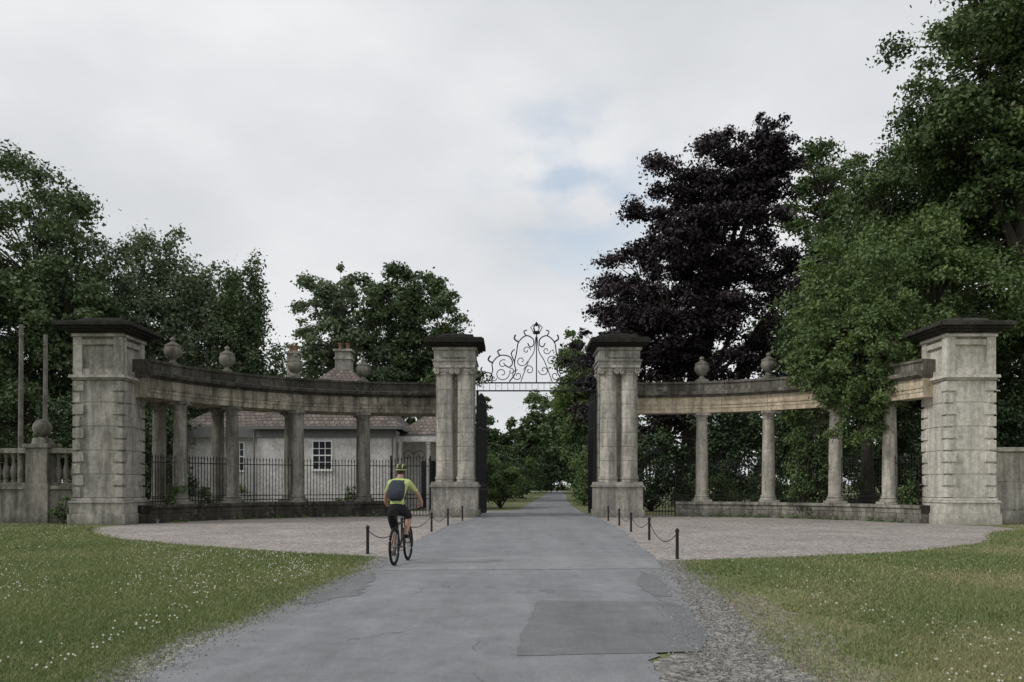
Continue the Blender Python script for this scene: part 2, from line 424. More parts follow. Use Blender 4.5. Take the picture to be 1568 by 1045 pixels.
mb.obj('gutter_and_fascia',[plain('fascia_grey',(.17,.17,.17))],h)
mb=MB();gl=MB()
def window(x0,x1,z0,z1,y):
    gl.box(x0,x1,y-.02,y+.03,z0,z1)
    f=.07
    mb.box(x0-f,x0,y-.06,y+.02,z0-f,z1+f); mb.box(x1,x1+f,y-.06,y+.02,z0-f,z1+f); mb.box(x0,x1,y-.06,y+.02,z1,z1+f); mb.box(x0-f,x1+f,y-.10,y+.02,z0-f-.06,z0-f); mb.box(x0,x1,y-.06,y+.02,z0-f+.002,z0)
    for i in (1,2): mb.box(x0+(x1-x0)*i/3-.018,x0+(x1-x0)*i/3+.018,y-.045,y,z0,z1)
    for i in (1,2,3): mb.box(x0,x1,y-.05,y-.005,z0+(z1-z0)*i/4-(.035 if i==2 else .018),z0+(z1-z0)*i/4+(.035 if i==2 else .018))
window(-11.65,-10.6,2.45,4.05,47.88); window(-16.6,-15.9,2.4,4.0,48.38)
gl.box(-5.6,-4.7,50.44,50.52,.1,3.0)
mb.obj('window_frames',[M['white']],h); gl.obj('window_and_door_openings',[M['glass']],h)
mb=MB()
for x in (-6.7,-5.0,-3.4): mb.lathe(x,48.8,[(.17,0),(.17,.1),(.13,.14),(.12,3.9),(.17,3.98),(.17,4.1)],14)
mb.box(-6.89,-3.2,48.6,50.49,4.1,4.4)
mb.obj('porch',[M['render']],h)
mb=MB()
def chim(x,y,w,z0,z1):
    mb.cbox(x,y,w,z0,z1); mb.cbox(x,y,w+.08,z1-.5,z1-.38); mb.cbox(x,y,w+.12,z1,z1+.14); 
    for dx in (-.5,.5): mb.lathe(x+dx*w,y,[(.14,z1+.14),(.15,z1+.2),(.11,z1+.25),(.11,z1+.5),(.14,z1+.54),(.13,z1+.58)],12,1)
chim(-14.05,52.5,.34,5,9.9); chim(-10.75,52.3,.48,5,10.0)
mb.obj('chimneys',[M['stone'],plain('clay_pot',(.20,.10,.065))],h)
for (x,y,z) in ((-22.65,37.6,8.9),(-21.7,37.9,8.5)):
    mb=MB(); mb.tube([(x,y,0),(x+.05,y,z)],[.13,.09],8); mb.tube([(x-.02,y-.1,z-.5),(x+.16,y-.16,z-.5)],.03,6); mb.obj('wooden_pole',[M['barkpale']])
# ---------------------------------------------------------------- ground
mg,n,b=nt('lawn')
c=ramp(n,noise(n,.35,8,.7),[(.3,(.125,.15,.06)),(.5,(.165,.185,.078)),(.62,(.22,.21,.105)),(.75,(.26,.215,.135))])
c=mix(n,c,ramp(n,noise(n,30,4,.7),[(.3,.55),(.7,1.35)]),1,'MULTIPLY'); n.links.new(c,b.inputs['Base Color']); bump(n,b,noise(n,40,5),.8,.03)
def polyobj(name,pts,z,mat,jit=0,sub=.35):
    out=[]
    for i in range(len(pts)):
        a=Vector((*pts[i],0));bb=Vector((*pts[(i+1)%len(pts)],0)); L=(bb-a).length; k=max(1,min(220,int(L/sub)))
        for j in range(k):
            p=a.lerp(bb,j/k); out.append((p.x+R.uniform(-jit,jit),p.y+R.uniform(-jit,jit)*.6,z))
    me=bpy.data.meshes.new(name); me.from_pydata(out,[],[list(range(len(out)))]); me.materials.append(mat)
    o=bpy.data.objects.new(name,me); COL.objects.link(o)
    import bmesh
    bm=bmesh.new(); bm.from_mesh(me); bmesh.ops.triangulate(bm,faces=bm.faces[:]); bm.normal_update()
    for f in bm.faces:
        if f.normal.z<0: f.normal_flip()
    bm.to_mesh(me); bm.free(); return o
mb=MB(); mb.add([(-900,-200,0),(900,-200,0),(900,1500,0),(-900,1500,0)],[(0,1,2,3)]); mb.obj('ground',[mg])
def gravelmat(name,ca,cb,cc):
    m,n,b=nt(name)
    tc=N(n,'ShaderNodeTexCoord'); v=N(n,'ShaderNodeTexVoronoi'); v.inputs['Scale'].default_value=22; n.links.new(tc.outputs['Object'],v.inputs['Vector'])
    s=N(n,'ShaderNodeSeparateColor'); n.links.new(v.outputs['Color'],s.inputs[0])
    c=ramp(n,s.outputs[0],[(0,ca),(.5,cb),(1,cc)])
    c=mix(n,c,ramp(n,noise(n,.5,7,.7),[(.3,.72),(.7,1.18)]),1,'MULTIPLY')
    c=mix(n,c,ramp(n,noise(n,4,7,.7),[(.3,.8),(.7,1.15)]),1,'MULTIPLY')
    n.links.new(c,b.inputs['Base Color']); bump(n,b,v.outputs['Distance'],.7,.02); return m
M['gravel']=gravelmat('pink_gravel',(.18,.155,.142),(.335,.30,.277),(.48,.445,.415))
M['shoulder']=gravelmat('grey_gravel',(.10,.095,.09),(.24,.23,.21),(.40,.39,.37))
M['earth']=gravelmat('bare_earth',(.13,.115,.085),(.22,.20,.15),(.34,.31,.25))
def asph(name,c0,c1,cracks=True):
    m,n,b=nt(name)
    c=ramp(n,noise(n,.45,8,.7),[(.3,c0),(.7,c1)])
    c=mix(n,c,ramp(n,noise(n,100,4,.8),[(.3,.55),(.7,1.4)]),1,'MULTIPLY')
    c=mix(n,c,ramp(n,noise(n,2.2,8,.75,dist=.5),[(.36,.84),(.62,1.08)]),1,'MULTIPLY')
    c=mix(n,c,ramp(n,noise(n,1.4,7,.7,(1,.10,1)),[(.4,.88),(.65,1.07)]),1,'MULTIPLY')
    if cracks:
        tc=N(n,'ShaderNodeTexCoord'); nz=N(n,'ShaderNodeTexNoise'); nz.inputs['Scale'].default_value=1.6; nz.inputs['Detail'].default_value=6; n.links.new(tc.outputs['Object'],nz.inputs['Vector'])
        vv=N(n,'ShaderNodeVectorMath',operation='ADD'); n.links.new(tc.outputs['Object'],vv.inputs[0]); n.links.new(nz.outputs['Color'],vv.inputs[1])
        vo=N(n,'ShaderNodeTexVoronoi',feature='DISTANCE_TO_EDGE'); vo.inputs['Scale'].default_value=.33; n.links.new(vv.outputs[0],vo.inputs['Vector'])
        cr=ramp(n,vo.outputs['Distance'],[(.0,.5),(.006,1)])
        crm=ramp(n,noise(n,.6,3),[(.46,0),(.54,.9)])
        c=mix(n,c,mix(n,(1,1,1),cr,crm),1,'MULTIPLY')
    n.links.new(c,b.inputs['Base Color']); bump(n,b,noise(n,80,4,.8),.6,.01); return m
M['asphalt']=asph('asphalt',(.205,.212,.222),(.275,.282,.292))
M['asph2']=asph('asphalt_patch',(.165,.168,.175),(.215,.218,.226),False)
M['asph3']=asph('asphalt_pale',(.25,.255,.262),(.295,.30,.308),False)
road=[(-2.95,3),(-2.95,6.4),(-3.05,8.1),(-2.9,10.3),(-2.65,13),(-2.6,16),(-2.6,24),(-2.35,31),(-1.75,37),(-1.7,42),(-1.2,45.5),(-.4,47),(.4,50),(.9,58),(2.3,80),(4.2,110),(9.6,200),(12.0,200),(7.4,110),(5.4,80),(4.3,58),(3.9,45),(3.95,37),(3.75,30),(3.55,25),(3.1,19),(2.85,15.2),(2.45,11.5),(2.1,9.0),(1.95,8.0),(1.3,7.5),(1.15,6.4),(1.3,3)]
polyobj('road',road,.012,M['asphalt'],.075,.16)
polyobj('asphalt_patch',[(.05,7.3),(.1,8.5),(.35,10.8),(2.0,10.7),(2.2,10.2),(1.95,8.1),(1.75,7.5)],.016,M['asph2'],.025,.2)
polyobj('asphalt_patch',[(-2.3,14.6),(2.75,14.9),(3.0,17.3),(-1.0,17.1),(-2.4,16.9)],.0165,M['asph3'],.04)
polyobj('asphalt_patch',[(-2.7,10.4),(-2.15,11.3),(-2.2,13.0),(-2.4,14.2),(-2.65,13.9),(-2.85,12.0)],.0162,M['asph2'],.10,.15)
polyobj('asphalt_patch',[(1.95,11.2),(2.2,11.2),(2.45,13.6),(2.25,14.3),(1.9,12.6)],.0162,M['asph2'],.04)
polyobj('gravel_forecourt',[(-2.3,17.0),(-3.2,17.5),(-5,18.5),(-7.8,20.3),(-11,23),(-13.6,26.3),(-14.7,29),(-14.6,31.4),(-14.9,34),(-13,38),(-9,40.5),(-2,40.2),(-1.5,38)],.006,M['gravel'],.14,.25)
polyobj('gravel_forecourt',[(2.8,16.6),(3.4,16.6),(6.6,17.5),(9.8,19.2),(12.6,21.7),(14.3,24.5),(15.6,26.5),(17.5,28.3),(17.6,30),(16.5,31.4),(16.5,34),(14.5,38),(11,40.5),(5,41),(3.8,38)],.006,M['gravel'],.14,.25)
polyobj('gravel_shoulder',[(1.0,3),(1.0,6.4),(1.8,8.5),(2.2,11.5),(2.7,15.2),(3.0,16.9),(3.35,16.5),(3.0,13),(2.85,11),(2.6,8.9),(2.4,7.4),(2.45,6.2),(2.2,3)],.005,M['shoulder'],.10,.12)
polyobj('gravel_shoulder',[(-2.8,3),(-2.8,6.4),(-2.95,8.1),(-2.75,10.3),(-2.5,13),(-2.5,17.3),(-2.95,17.3),(-2.9,14),(-3.25,10.3),(-3.4,8.0),(-3.4,3)],.005,M['shoulder'],.10,.12)
polyobj('bare_earth',[(2.3,5),(2.3,7.4),(2.6,9.5),(2.85,12),(3.0,14),(3.3,14),(3.3,12),(3.5,10.4),(3.2,9.2),(3.5,8.0),(3.1,7.2),(3.0,6.2),(3.1,5)],.0035,M['earth'],.14,.15)
polyobj('lodge_drive',[(-1.9,40.2),(-1,46),(.2,48.5),(-3,47.3),(-14,46.9),(-24,45),(-24,43),(-12,43),(-8,42.5)],.004,M['gravel'],.05)
# ---------------------------------------------------------------- scattered meshes
def quads(name,P,U,V,tint,mat,parent=None,tri=False):
    n=len(P)
    if tri: vs=np.stack([P-U,P+U,P+V],1); k=3
    else: vs=np.stack([P-U,P+V*.5,P+U,P-V*.5],1); k=4
    me=bpy.data.meshes.new(name); me.vertices.add(n*k); me.vertices.foreach_set('co',vs.astype(np.float32).ravel())
    me.loops.add(n*k); me.loops.foreach_set('vertex_index',np.arange(n*k,dtype=np.int32))
    me.polygons.add(n); me.polygons.foreach_set('loop_start',np.arange(0,n*k,k,dtype=np.int32))
    try: me.polygons.foreach_set('loop_total',np.full(n,k,dtype=np.int32))
    except Exception: pass
    me.update(calc_edges=True)
    at=me.attributes.new('tint','FLOAT','FACE'); at.data.foreach_set('value',np.clip(tint,0,1).astype(np.float32))
    me.materials.append(mat)
    o=bpy.data.objects.new(name,me); COL.objects.link(o)
    if parent: par(o,parent)
    return o
def unit(a): return a/np.maximum(1e-6,np.linalg.norm(a,axis=1,keepdims=True))
def leafcloud(name,clumps,n,size,mat,parent,base=0):
    c=np.array(clumps,dtype=float)
    wgt=(c[:,3]*c[:,4]*c[:,5])**(.70); wgt/=wgt.sum()
    idx=NR.choice(len(c),n,p=wgt); C=c[idx]
    d=unit(NR.normal(size=(n,3))); r=(NR.random(n)**.5)[:,None]*(1+NR.normal(size=(n,1))*.16)
    r=np.where(NR.random((n,1))<.12,r*1.45,r)
    ph=NR.random((len(c),3))[idx]*6.28
    r=r*(1+.28*np.sin(d[:,0:1]*5+ph[:,0:1])*np.sin(d[:,2:3]*5+ph[:,1:2]))
    P=C[:,:3]+d*r*C[:,3:6]
    P[:,2]-= (np.hypot(d[:,0],d[:,1])*r[:,0])**2*C[:,5]*.4
    P[:,2]=np.maximum(P[:,2],.03+base)
    nrm=unit(d*.5+NR.normal(size=(n,3))*.6+np.array([0,0,.45]))
    u=unit(np.cross(nrm,NR.normal(size=(n,3)))); v=np.cross(nrm,u)
    s=size*(.5+NR.random((n,1))*.9)
    ct=NR.random(len(c))[idx]
    tint=.5*ct+.5*NR.random(n)
    return quads(name,P,u*s*.5,v*s*.6,tint,mat,parent)
def subclumps(mains,m,lo=.2,hi=.36,flat=.65,rad=(.55,.98)):
    out=[]
    for k,(x,y,z,a,b,c) in enumerate(mains):
        mm=(a*b*c)**(1/3); p1,p2,p3=[R.uniform(0,6.28) for _ in range(3)]
        for i in range(m):
            while True:
                d=Vector((R.gauss(0,1),R.gauss(0,1),R.gauss(0,1))).normalized()
                if d.z>-.8: break
            lump=1+.13*math.sin(4*d.x+p1)+.13*math.sin(5*d.z+p2+2*d.x)+.07*math.sin(9*d.x+7*d.z+p3)
            rr=R.uniform(rad[0]**2,rad[1]**2)**.5*lump; s=mm*R.uniform(lo,hi)
            out.append((x+d.x*a*rr,y+d.y*b*rr,z+d.z*c*rr,s*R.uniform(.8,1.5),s*R.uniform(.8,1.4),s*flat*R.uniform(.7,1.4)))
    return out
def tree(name,base,mains,m,n,size,mat,bark='bark',tr=.45,lo=.12,hi=.25,flat=.65,twigs=True,rad=(.3,1.0),leader=None):
    e=empty(name,(base[0],base[1],0)); b=MB()
    bx,by=base
    top=leader or (mains[0][0],mains[0][1],mains[0][2])
    pts=[];rs=[]
    for i in range(9):
        u=i/8; pts.append((bx+(top[0]-bx)*u**1.3+R.uniform(-.12,.12),by+(top[1]-by)*u**1.3,-.1+top[2]*u)); rs.append(tr*(1-.75*u)+(tr*.5*(1-u)**8))
    b.tube(pts,rs,10)
    cl=subclumps(mains,m,lo,hi,flat,rad)
    for q in mains:
        i=R.randint(2,4); p0=Vector(pts[i]); p1=Vector(q[:3]); mid=p0.lerp(p1,.5)+Vector((R.uniform(-.4,.4),R.uniform(-.4,.4),-.3))
        b.tube([p0,p0.lerp(mid,.5),mid,mid.lerp(p1,.6),p1],[tr*.55,tr*.48,tr*.38,tr*.28,tr*.18],7)
    if twigs:
        for q in cl:
            c=Vector(q[:3])
            mn=min(mains,key=lambda w:(Vector(w[:3])-c).length); p0=Vector(mn[:3]); p0.z-=mn[5]*.35
            j=min(range(3,9),key=lambda k:(Vector(pts[k])-c).length)
            if (Vector(pts[j])-c).length<(p0-c).length: p0=Vector(pts[j])
            md=p0.lerp(c,.5)+Vector((R.uniform(-.3,.3),R.uniform(-.3,.3),R.uniform(-.1,.5)))
            b.tube([p0,md,c],[tr*.16,tr*.09,tr*.02],5)
    b.obj('trunk_and_limbs',[M[bark]],e,smooth=True)
    leafcloud('foliage',cl,n,size,mat,e)
    return e
L={}
L['green']=leafmat('leaf_green',[(.028,.050,.016),(.060,.095,.03),(.10,.145,.045)],.2,1.45,.15)
L['dark']=leafmat('leaf_dark_green',[(.016,.032,.012),(.036,.062,.022),(.065,.10,.035)],0,1.45,.15)
L['left']=leafmat('leaf_mid_green',[(.022,.040,.016),(.050,.078,.03),(.09,.125,.05)],.15,1.65,.15)
L['grey']=leafmat('leaf_grey_green',[(.05,.075,.04),(.09,.12,.065),(.15,.18,.11)],.2,1.6,.15)
L['light']=leafmat('leaf_light_green',[(.045,.078,.022),(.085,.13,.038),(.14,.19,.055)],.25,1.45,.15)
L['copper']=leafmat('leaf_copper',[(.009,.007,.009),(.020,.014,.018),(.045,.030,.036)],0,1.35,.1)
# left
tree('deciduous_tree',(-31,52),[(-30.3,52,14.5,5.6,5.5,7.0),(-36,50,12,6,5,8),(-29.5,51,7.5,6.5,5,6),(-27,50.5,12,3.3,4,4.5)],75,95000,.27,L['left'])
tree('deciduous_tree',(-25,57),[(-26.2,57,12.7,3.6,4.5,6.4),(-23.5,56.5,12.3,3.2,3.5,6.2),(-25,56,6.5,5,3.5,5)],70,50000,.25,L['grey'],'barkpale',.3,lo=.10,hi=.22,flat=1.0)
tree('deciduous_tree',(-21,56),[(-20.8,56,11.5,2.9,3.6,5.8),(-20,55.5,6,4,3,5)],70,30000,.24,L['grey'],'barkpale',.25,lo=.10,hi=.22,flat=1.2)
tree('deciduous_tree',(-17.5,55),[(-18,55,12.3,1.9,2.6,5.2),(-17,55,7,2.8,3,4.5)],60,22000,.23,L['left'],'barkpale',.22,flat=1.2)
# behind lodge
tree('deciduous_tree',(-14,72),[(-15.6,72,15.5,3.4,4.2,5.4),(-13.2,72,12,5.2,4,5.5),(-16.5,72,11,2.4,3,4)],80,34000,.31,L['grey'],'barkpale',.3,lo=.10,hi=.2)
tree('deciduous_tree',(-8,72),[(-8.6,72,15.8,4.2,4.4,6.2),(-7,72,10,4.2,4,5),(-10.8,72,15,3,3.5,5)],80,46000,.31,L['left'],'barkpale',.35,lo=.12,hi=.22)
# copper beech
tree('copper_beech_tree',(12,57),[(13.6,56,19.5,5.0,5,7.0),(16.0,56,21.5,3.2,4,5.0),(17.2,56,23.5,2.0,3,3.4),(10.6,56,15,4.6,5.5,6.5),(7.8,55,10.5,4.0,4.5,3.8),(15.5,56,13,7,5.5,8),(10.5,55,6.5,5.5,4,5)],75,150000,.25,L['copper'],tr=.6,lo=.10,hi=.22,flat=.5)
# right
tree('deciduous_tree',(25.5,66),[(25.0,66,25,3.4,4,5.2),(27.5,66,20,3.5,4,6),(26,66,15,5,4,7)],60,42000,.3,L['green'])
tree('deciduous_tree',(22,47),[(20.8,46,14.5,4.6,4.5,5.2),(17.8,44,9.5,3.4,3.6,4.0),(25.5,47,18,5,4.5,5.2),(23,46,8,6,4,6),(30,45,11,6,4,9)],80,140000,.24,L['green'],tr=.55)
tree('oak_tree',(27,41),[(24.0,40,22.8,4.6,4.2,4.6),(25.2,40,17.5,4.2,3.6,4.6),(22.4,41,19.3,2.8,3,3.2),(29,41,25,6.5,5,6.5),(27.5,42,16,5.5,4.5,6),(30,40,8,5,4,7)],85,150000,.23,L['green'],tr=.6,lo=.13,hi=.24)
tree('lime_tree',(17.6,40.5),[(17.0,39,10.4,3.4,3.4,3.2),(16.6,35.8,7.9,2.4,2.0,2.1),(20,39,11,4,3.5,4)],60,55000,.19,L['light'],tr=.35,lo=.14,hi=.27,leader=(17.2,40,10))
be=empty('overhanging_lime_bough',(15,36,6)); bm_=[(14.5,34.5,6.0,1.9,1.0,1.7),(15.6,34.1,6.4,1.4,1.0,1.8),(14.8,34.3,4.4,1.3,.8,1.6),(13.5,34.5,6.3,1.2,.9,1.5),(13.3,36.0,6.9,1.3,1.0,1.6),(13.7,37.7,3.2,1.2,.7,2.6),(15.5,35.0,8.2,2.0,1.3,1.6),(13.6,35.4,8.0,1.6,1.2,1.4)]
cl=subclumps(bm_,34,.16,.30,.75,(.2,1.0)); tb=MB()
tb.tube([(17.4,40.3,7.5),(16.6,38,9),(15.4,35.6,8.2),(14.6,34.7,6.2)],[.16,.12,.08,.03],7)
for q in cl: tb.tube([(15.3,35.4,8.0),(.5*(15+q[0]),.5*(35+q[1]),.5*(8.3+q[2])),q[:3]],[.03,.02,.006],4)
tb.obj('branches',[M['bark']],be); leafcloud('foliage',cl,62000,.15,L['light'],be)
# beyond gate
tree('deciduous_tree',(9.2,84),[(7.6,84,12,3.2,4.5,5.0),(8.8,84,7,4.2,5,5)],60,36000,.34,L['light'],tr=.4)
tree('deciduous_tree',(1.0,112),[(3.4,112,9.5,2.8,4,5.2),(-.2,113,5.5,3.0,4,4.5),(-4.5,112,8,2.6,4,5.5)],50,26000,.42,L['green'],tr=.4)
tree('deciduous_tree',(12,100),[(10.5,100,12,5,5,8),(7.2,102,9,3,6,3.2)],60,28000,.45,L['left'],tr=.4)
def shrub(name,mains,m,n,size,mat,lo=.2,hi=.38):
    e=empty(name,(mains[0][0],mains[0][1],0)); b=MB()
    cl=subclumps(mains,m,lo,hi,.8,(.3,.95))
    for q in cl[::2]:
        mn=min(mains,key=lambda w:abs(w[0]-q[0])+abs(w[1]-q[1])); b.tube([(mn[0],mn[1],0),((mn[0]+q[0])/2,(mn[1]+q[1])/2,max(.02,q[2]*.55)),q[:3]],[.05,.03,.01],5)
    b.obj('stems',[M['bark']],e); leafcloud('foliage',cl,n,size,mat,e); return e
shrub('rhododendron_bush',[(-.75,53,1.8,1.6,1.6,1.7)],40,16000,.14,L['light'],.16,.3)
shrub('laurel_bush',[(5.3,60,1.6,.9,1.4,1.6),(6.6,62,2.4,1.6,2,2.4)],30,11000,.17,L['light'])
shrub('woodland_undergrowth',[(7.8,64,2.5,2.2,8,3),(8.3,80,3.4,2.4,10,4.5),(11,100,3.6,2.6,10,6),(-.6,76,1.8,1.3,5,2.0),(-.8,92,2.5,2.4,6,3.5),(-5,80,3,4,6,3.5),(2.4,130,4.5,3,8,5.5)],45,60000,.30,L['dark'],.16,.3)
e=empty('avenue_trees',(8,150,0)); leafcloud('foliage',subclumps([(8.5,135,8.5,5,9,4.6),(10,165,8,6,8,5.5),(13.5,135,5,3.4,10,6),(13,205,5,12,4,6),(4.6,150,5,2.6,8,5.5)],60,.16,.3,.8,(.2,1)),36000,.7,L['dark'],e)
leafcloud('low_foliage',[(x,208+R.uniform(-3,3),R.uniform(.5,6),2,2,1.8) for x in np.arange(-4,30,.5)],14000,.8,L['dark'],e)
shrub('hedge',[(8,47,2.5,2.6,1.5,3.4),(12,46.5,2.8,3,1.5,3.6),(16,45,2.8,3,1.5,3.6),(20,43,2.8,3,1.6,3.8),(24,39,2.8,3.2,1.8,4),(30,38,2.8,4.2,1.8,4.4)],60,90000,.18,L['dark'],.16,.3)
shrub('hedge',[(-22,42,3,3,1.6,3.4),(-27,41,3.2,4,1.8,4.0),(-33,41,3.2,4,1.8,5),(-20.5,47,3,2,2,4)],55,60000,.2,L['dark'],.16,.3)
shrub('laurel_bush',[(10.6,41.8,1.0,1.4,.8,1.1),(13,41.2,1,1.2,.8,1.3)],24,9000,.12,L['light'])
shrub('ivy',[(14.3,37.3,2.2,1.6,.9,2.3),(13.2,37.0,.9,.7,.5,1.1),(16.2,33.4,1.0,.5,.6,1.2)],26,13000,.12,L['green'])
shrub('garden_shrub',[(-17.4,31.6,.5,.45,.3,.6),(-13.9,33.8,.9,.35,.5,.9),(-13.3,35.5,.9,.4,.4,.7)],12,2600,.11,L['green'])
shrub('garden_shrub',[(-16,46.8,.9,1.2,.6,1.0),(-9.5,46.9,.7,1,.5,.8),(-6.6,46.8,1.0,.6,.5,1.1),(-12.6,46.9,.6,.8,.4,.7)],14,5000,.12,L['light'])
dist=[]
e=empty('distant_trees',(0,150,0))
for i in range(46):
    x=-150+i*6.8+R.uniform(-2,2)
    if abs(x-8.2)<3.5: continue
    hh=R.uniform(5.5,8); dist.append((x,150+R.uniform(-6,12),hh,4.5,4,hh))
leafcloud('foliage',subclumps(dist,18,.2,.36,.7,(.3,.95)),50000,.9,L['dark'],e)
dist=[(x,84+R.uniform(-4,4),7,4,3,8) for x in range(-62,-20,4)]+[(x,74+R.uniform(-4,4),8,5,3,9) for x in range(18,60,5)]
e=empty('distant_trees',(0,80,0)); leafcloud('foliage',subclumps(dist,40,.16,.3,.8,(.3,.95)),70000,.5,L['dark'],e)
wd=[]
for i in range(40):
    t=R.uniform(.3,1.35); wd.append((*PL(t,-.62-R.random()*.12)[:2],.03,.12,.10,R.uniform(.08,.2)))
for i in range(44):
    t=R.uniform(.3,1.35); wd.append((*PR(t,-.62-R.random()*.12)[:2],.03,.14,.10,R.uniform(.1,.28)))
e=empty('wall_foot_weeds',(0,36,0)); leafcloud('foliage',wd,7000,.06,L['light'],e)
# ---------------------------------------------------------------- grass blades
def interp(tab,y): return np.interp(y,[a for a,_ in tab],[b for _,b in tab])
Ledge=[(3,-3.3),(8,-3.3),(10.3,-3.1),(14,-2.8),(17.4,-3.1),(18.5,-5),(20.3,-7.9),(23,-11.1),(26.3,-13.7),(29,-14.8),(32,-17)]
Redge=[(3,2.35),(7.4,2.45),(8.9,2.65),(11,2.9),(13,3.05),(16.5,3.4),(17.5,6.6),(19.2,9.8),(21.7,12.7),(24.5,14.4),(26.5,15.7),(28.3,17.6),(32,19)]
def blades(n,y0,y1,name):
    y=y0*(y1/y0)**NR.random(n*2); xm=y*.66+1; x=(NR.random(n*2)*2-1)*xm
    el=interp(Ledge,y); er=interp(Redge,y)
    jl=NR.random(n*2)**3*.5
    sparse=(x>0)&(x<er+.95+.4*np.sin(y*2.3))&(y<14)&(NR.random(n*2)<.72)
    ok=((x<el+jl)|(x>er-jl*.6))&~sparse
    x=x[ok][:n];y=y[ok][:n]; k=len(x)
    P=np.stack([x,y,np.full(k,.0)],1)
    a=NR.random(k)*6.283; w=.00075*y*(.6+NR.random(k)*.8); U=np.stack([np.cos(a)*w,np.sin(a)*w,np.zeros(k)],1)
    patch=.5+.5*np.sin(x*.9+np.sin(y*.7)*2+.7*np.sin(x*2.7+y))*np.cos(y*.6+np.sin(x*.5)*1.7)
    dryp=np.clip(.5+.8*np.sin(x*.55+1.3*np.sin(y*.33)+1)*np.sin(y*.8+np.sin(x*.9)),0,1)*np.where(x>0,1,.6)
    hh=.055*(.4+NR.random(k)*.9)*(.6+.6*patch)*(1-.4*dryp)
    V=np.stack([NR.normal(size=k)*hh*.6,NR.normal(size=k)*hh*.6,hh],1)
    dry=np.where(NR.random(k)<.12+.65*dryp**2,.72+.28*NR.random(k),0)
    return quads(name,P,U,V,np.maximum(dry,.3*patch+.34*NR.random(k)),gm,None,True)
gm=leafmat('grass_blades',[(.085,.125,.036),(.14,.185,.06),(.20,.225,.09),(.33,.28,.16)],.2,1.2,.12)
blades(380000,5.2,33,'lawn_grass')
n=90000; y=6*(30/6)**NR.random(n); x=(NR.random(n)*2-1)*(y*.66+1); el=interp(Ledge,y); er=interp(Redge,y)
den=.5+.28*np.sin(x*.8+1.1*np.sin(y*.35))*np.cos(y*.45+x*.2)+.22*np.sin(x*2.3+y*1.1+np.sin(x*3))
pr=np.clip(den-.2,0,1)**2.0*np.where(x<0,.40,.12)
ok=((x<el-.5)|(x>er+.9))&(NR.random(n)<pr); x=x[ok];y=y[ok];k=len(x)
P=np.stack([x,y,.045+.025*NR.random(k)],1); s=.009+.007*NR.random((k,1))
P2=np.concatenate([P,P]); k2=2*k; U=np.concatenate([np.tile([1,0,0],(k,1))*s,np.tile([0,0,1],(k,1))*s*.9]); V=np.concatenate([np.tile([0,1.6,.8],(k,1))*s,np.tile([1.8,.2,0],(k,1))*s])
quads('clover_flowers',P2,U,V,NR.random(k2),leafmat('clover_white',[(.48,.47,.40),(.75,.75,.68)],0))
def stones(name,n,fx,smin,smax,cols):
    P=fx(n); k=len(P)
    base=np.array([[1,0,0],[-.5,.87,0],[-.5,-.87,0],[0,0,.8]]);
    s=(smin+(smax-smin)*NR.random(k)**2.5)[:,None,None]; a=NR.random(k)*6.28
    rot=np.stack([np.stack([np.cos(a),-np.sin(a),0*a],1),np.stack([np.sin(a),np.cos(a),0*a],1),np.stack([0*a,0*a,1+0*a],1)],1)
    v=np.einsum('kij,bj->kbi',rot,base)*(1+.4*NR.normal(size=(k,4,1)))*s+P[:,None,:]
    F=np.array([[0,1,3],[1,2,3],[2,0,3]]); f=(np.arange(k)*4)[:,None,None]+F[None]
    me=bpy.data.meshes.new(name); me.from_pydata(v.reshape(-1,3).tolist(),[],f.reshape(-1,3).tolist())
    at=me.attributes.new('tint','FLOAT','FACE'); at.data.foreach_set('value',np.repeat(NR.random(k),3).astype(np.float32))
    me.materials.append(leafmat(name+'_mat',cols,0)); o=bpy.data.objects.new(name,me); COL.objects.link(o)
def fr(n):
    y=5.5+12*NR.random(n)**1.5; er=interp(Redge,y); x=er+.1-1.1*NR.random(n)**.8*np.clip(1.4-y/16,.3,1)+NR.normal(size=n)*.16; return np.stack([x,y,np.full(n,.012)],1)
def fl(n):
    y=5.5+12*NR.random(n)**1.5; el=interp(Ledge,y); x=el+.45*NR.random(n)+NR.normal(size=n)*.14; return np.stack([x,y,np.full(n,.012)],1)
gc=[(.08,.076,.07),(.19,.183,.17),(.36,.35,.33)]
stones('loose_gravel',15000,fr,.004,.018,gc); stones('loose_gravel',6500,fl,.004,.015,gc)
# ---------------------------------------------------------------- bollards and chains
def chain_fence(pts,name='chain_post_fence'):
    e=empty(name,(pts[0][0],pts[0][1],0)); b=MB()
    for x,y in pts:
        b.lathe(x,y,[(.045,0),(.035,.03),(.033,.56),(.045,.57),(.045,.60),(.03,.63),(.01,.645)],10)
    b.obj('posts',[M['iron']],e,smooth=True)
    c=MB()
    for (xa,ya),(xb,yb) in zip(pts,pts[1:]):
        Lh=math.hypot(xb-xa,yb-ya); k=int(Lh/.11)
        for i in range(k):
            u0=i/k;u1=(i+1.25)/k; z=lambda u:.54-.34*4*u*(1-u)*min(1,Lh/5)
            p0=(xa+(xb-xa)*u0,ya+(yb-ya)*u0,z(u0));p1=(xa+(xb-xa)*min(1,u1),ya+(yb-ya)*min(1,u1),z(min(1,u1)))
            c.tube([p0,p1],.012,4)
    c.obj('chain',[M['iron']],e)
chain_fence([(3.42,16.9),(3.8,22.6),(3.88,26.6),(4.02,30.6),(4.08,34.6)])
chain_fence([(-3.2,18.1),(-3.05,22.6),(-2.62,26.6),(-2.4,30.6),(-2.1,34.6)])
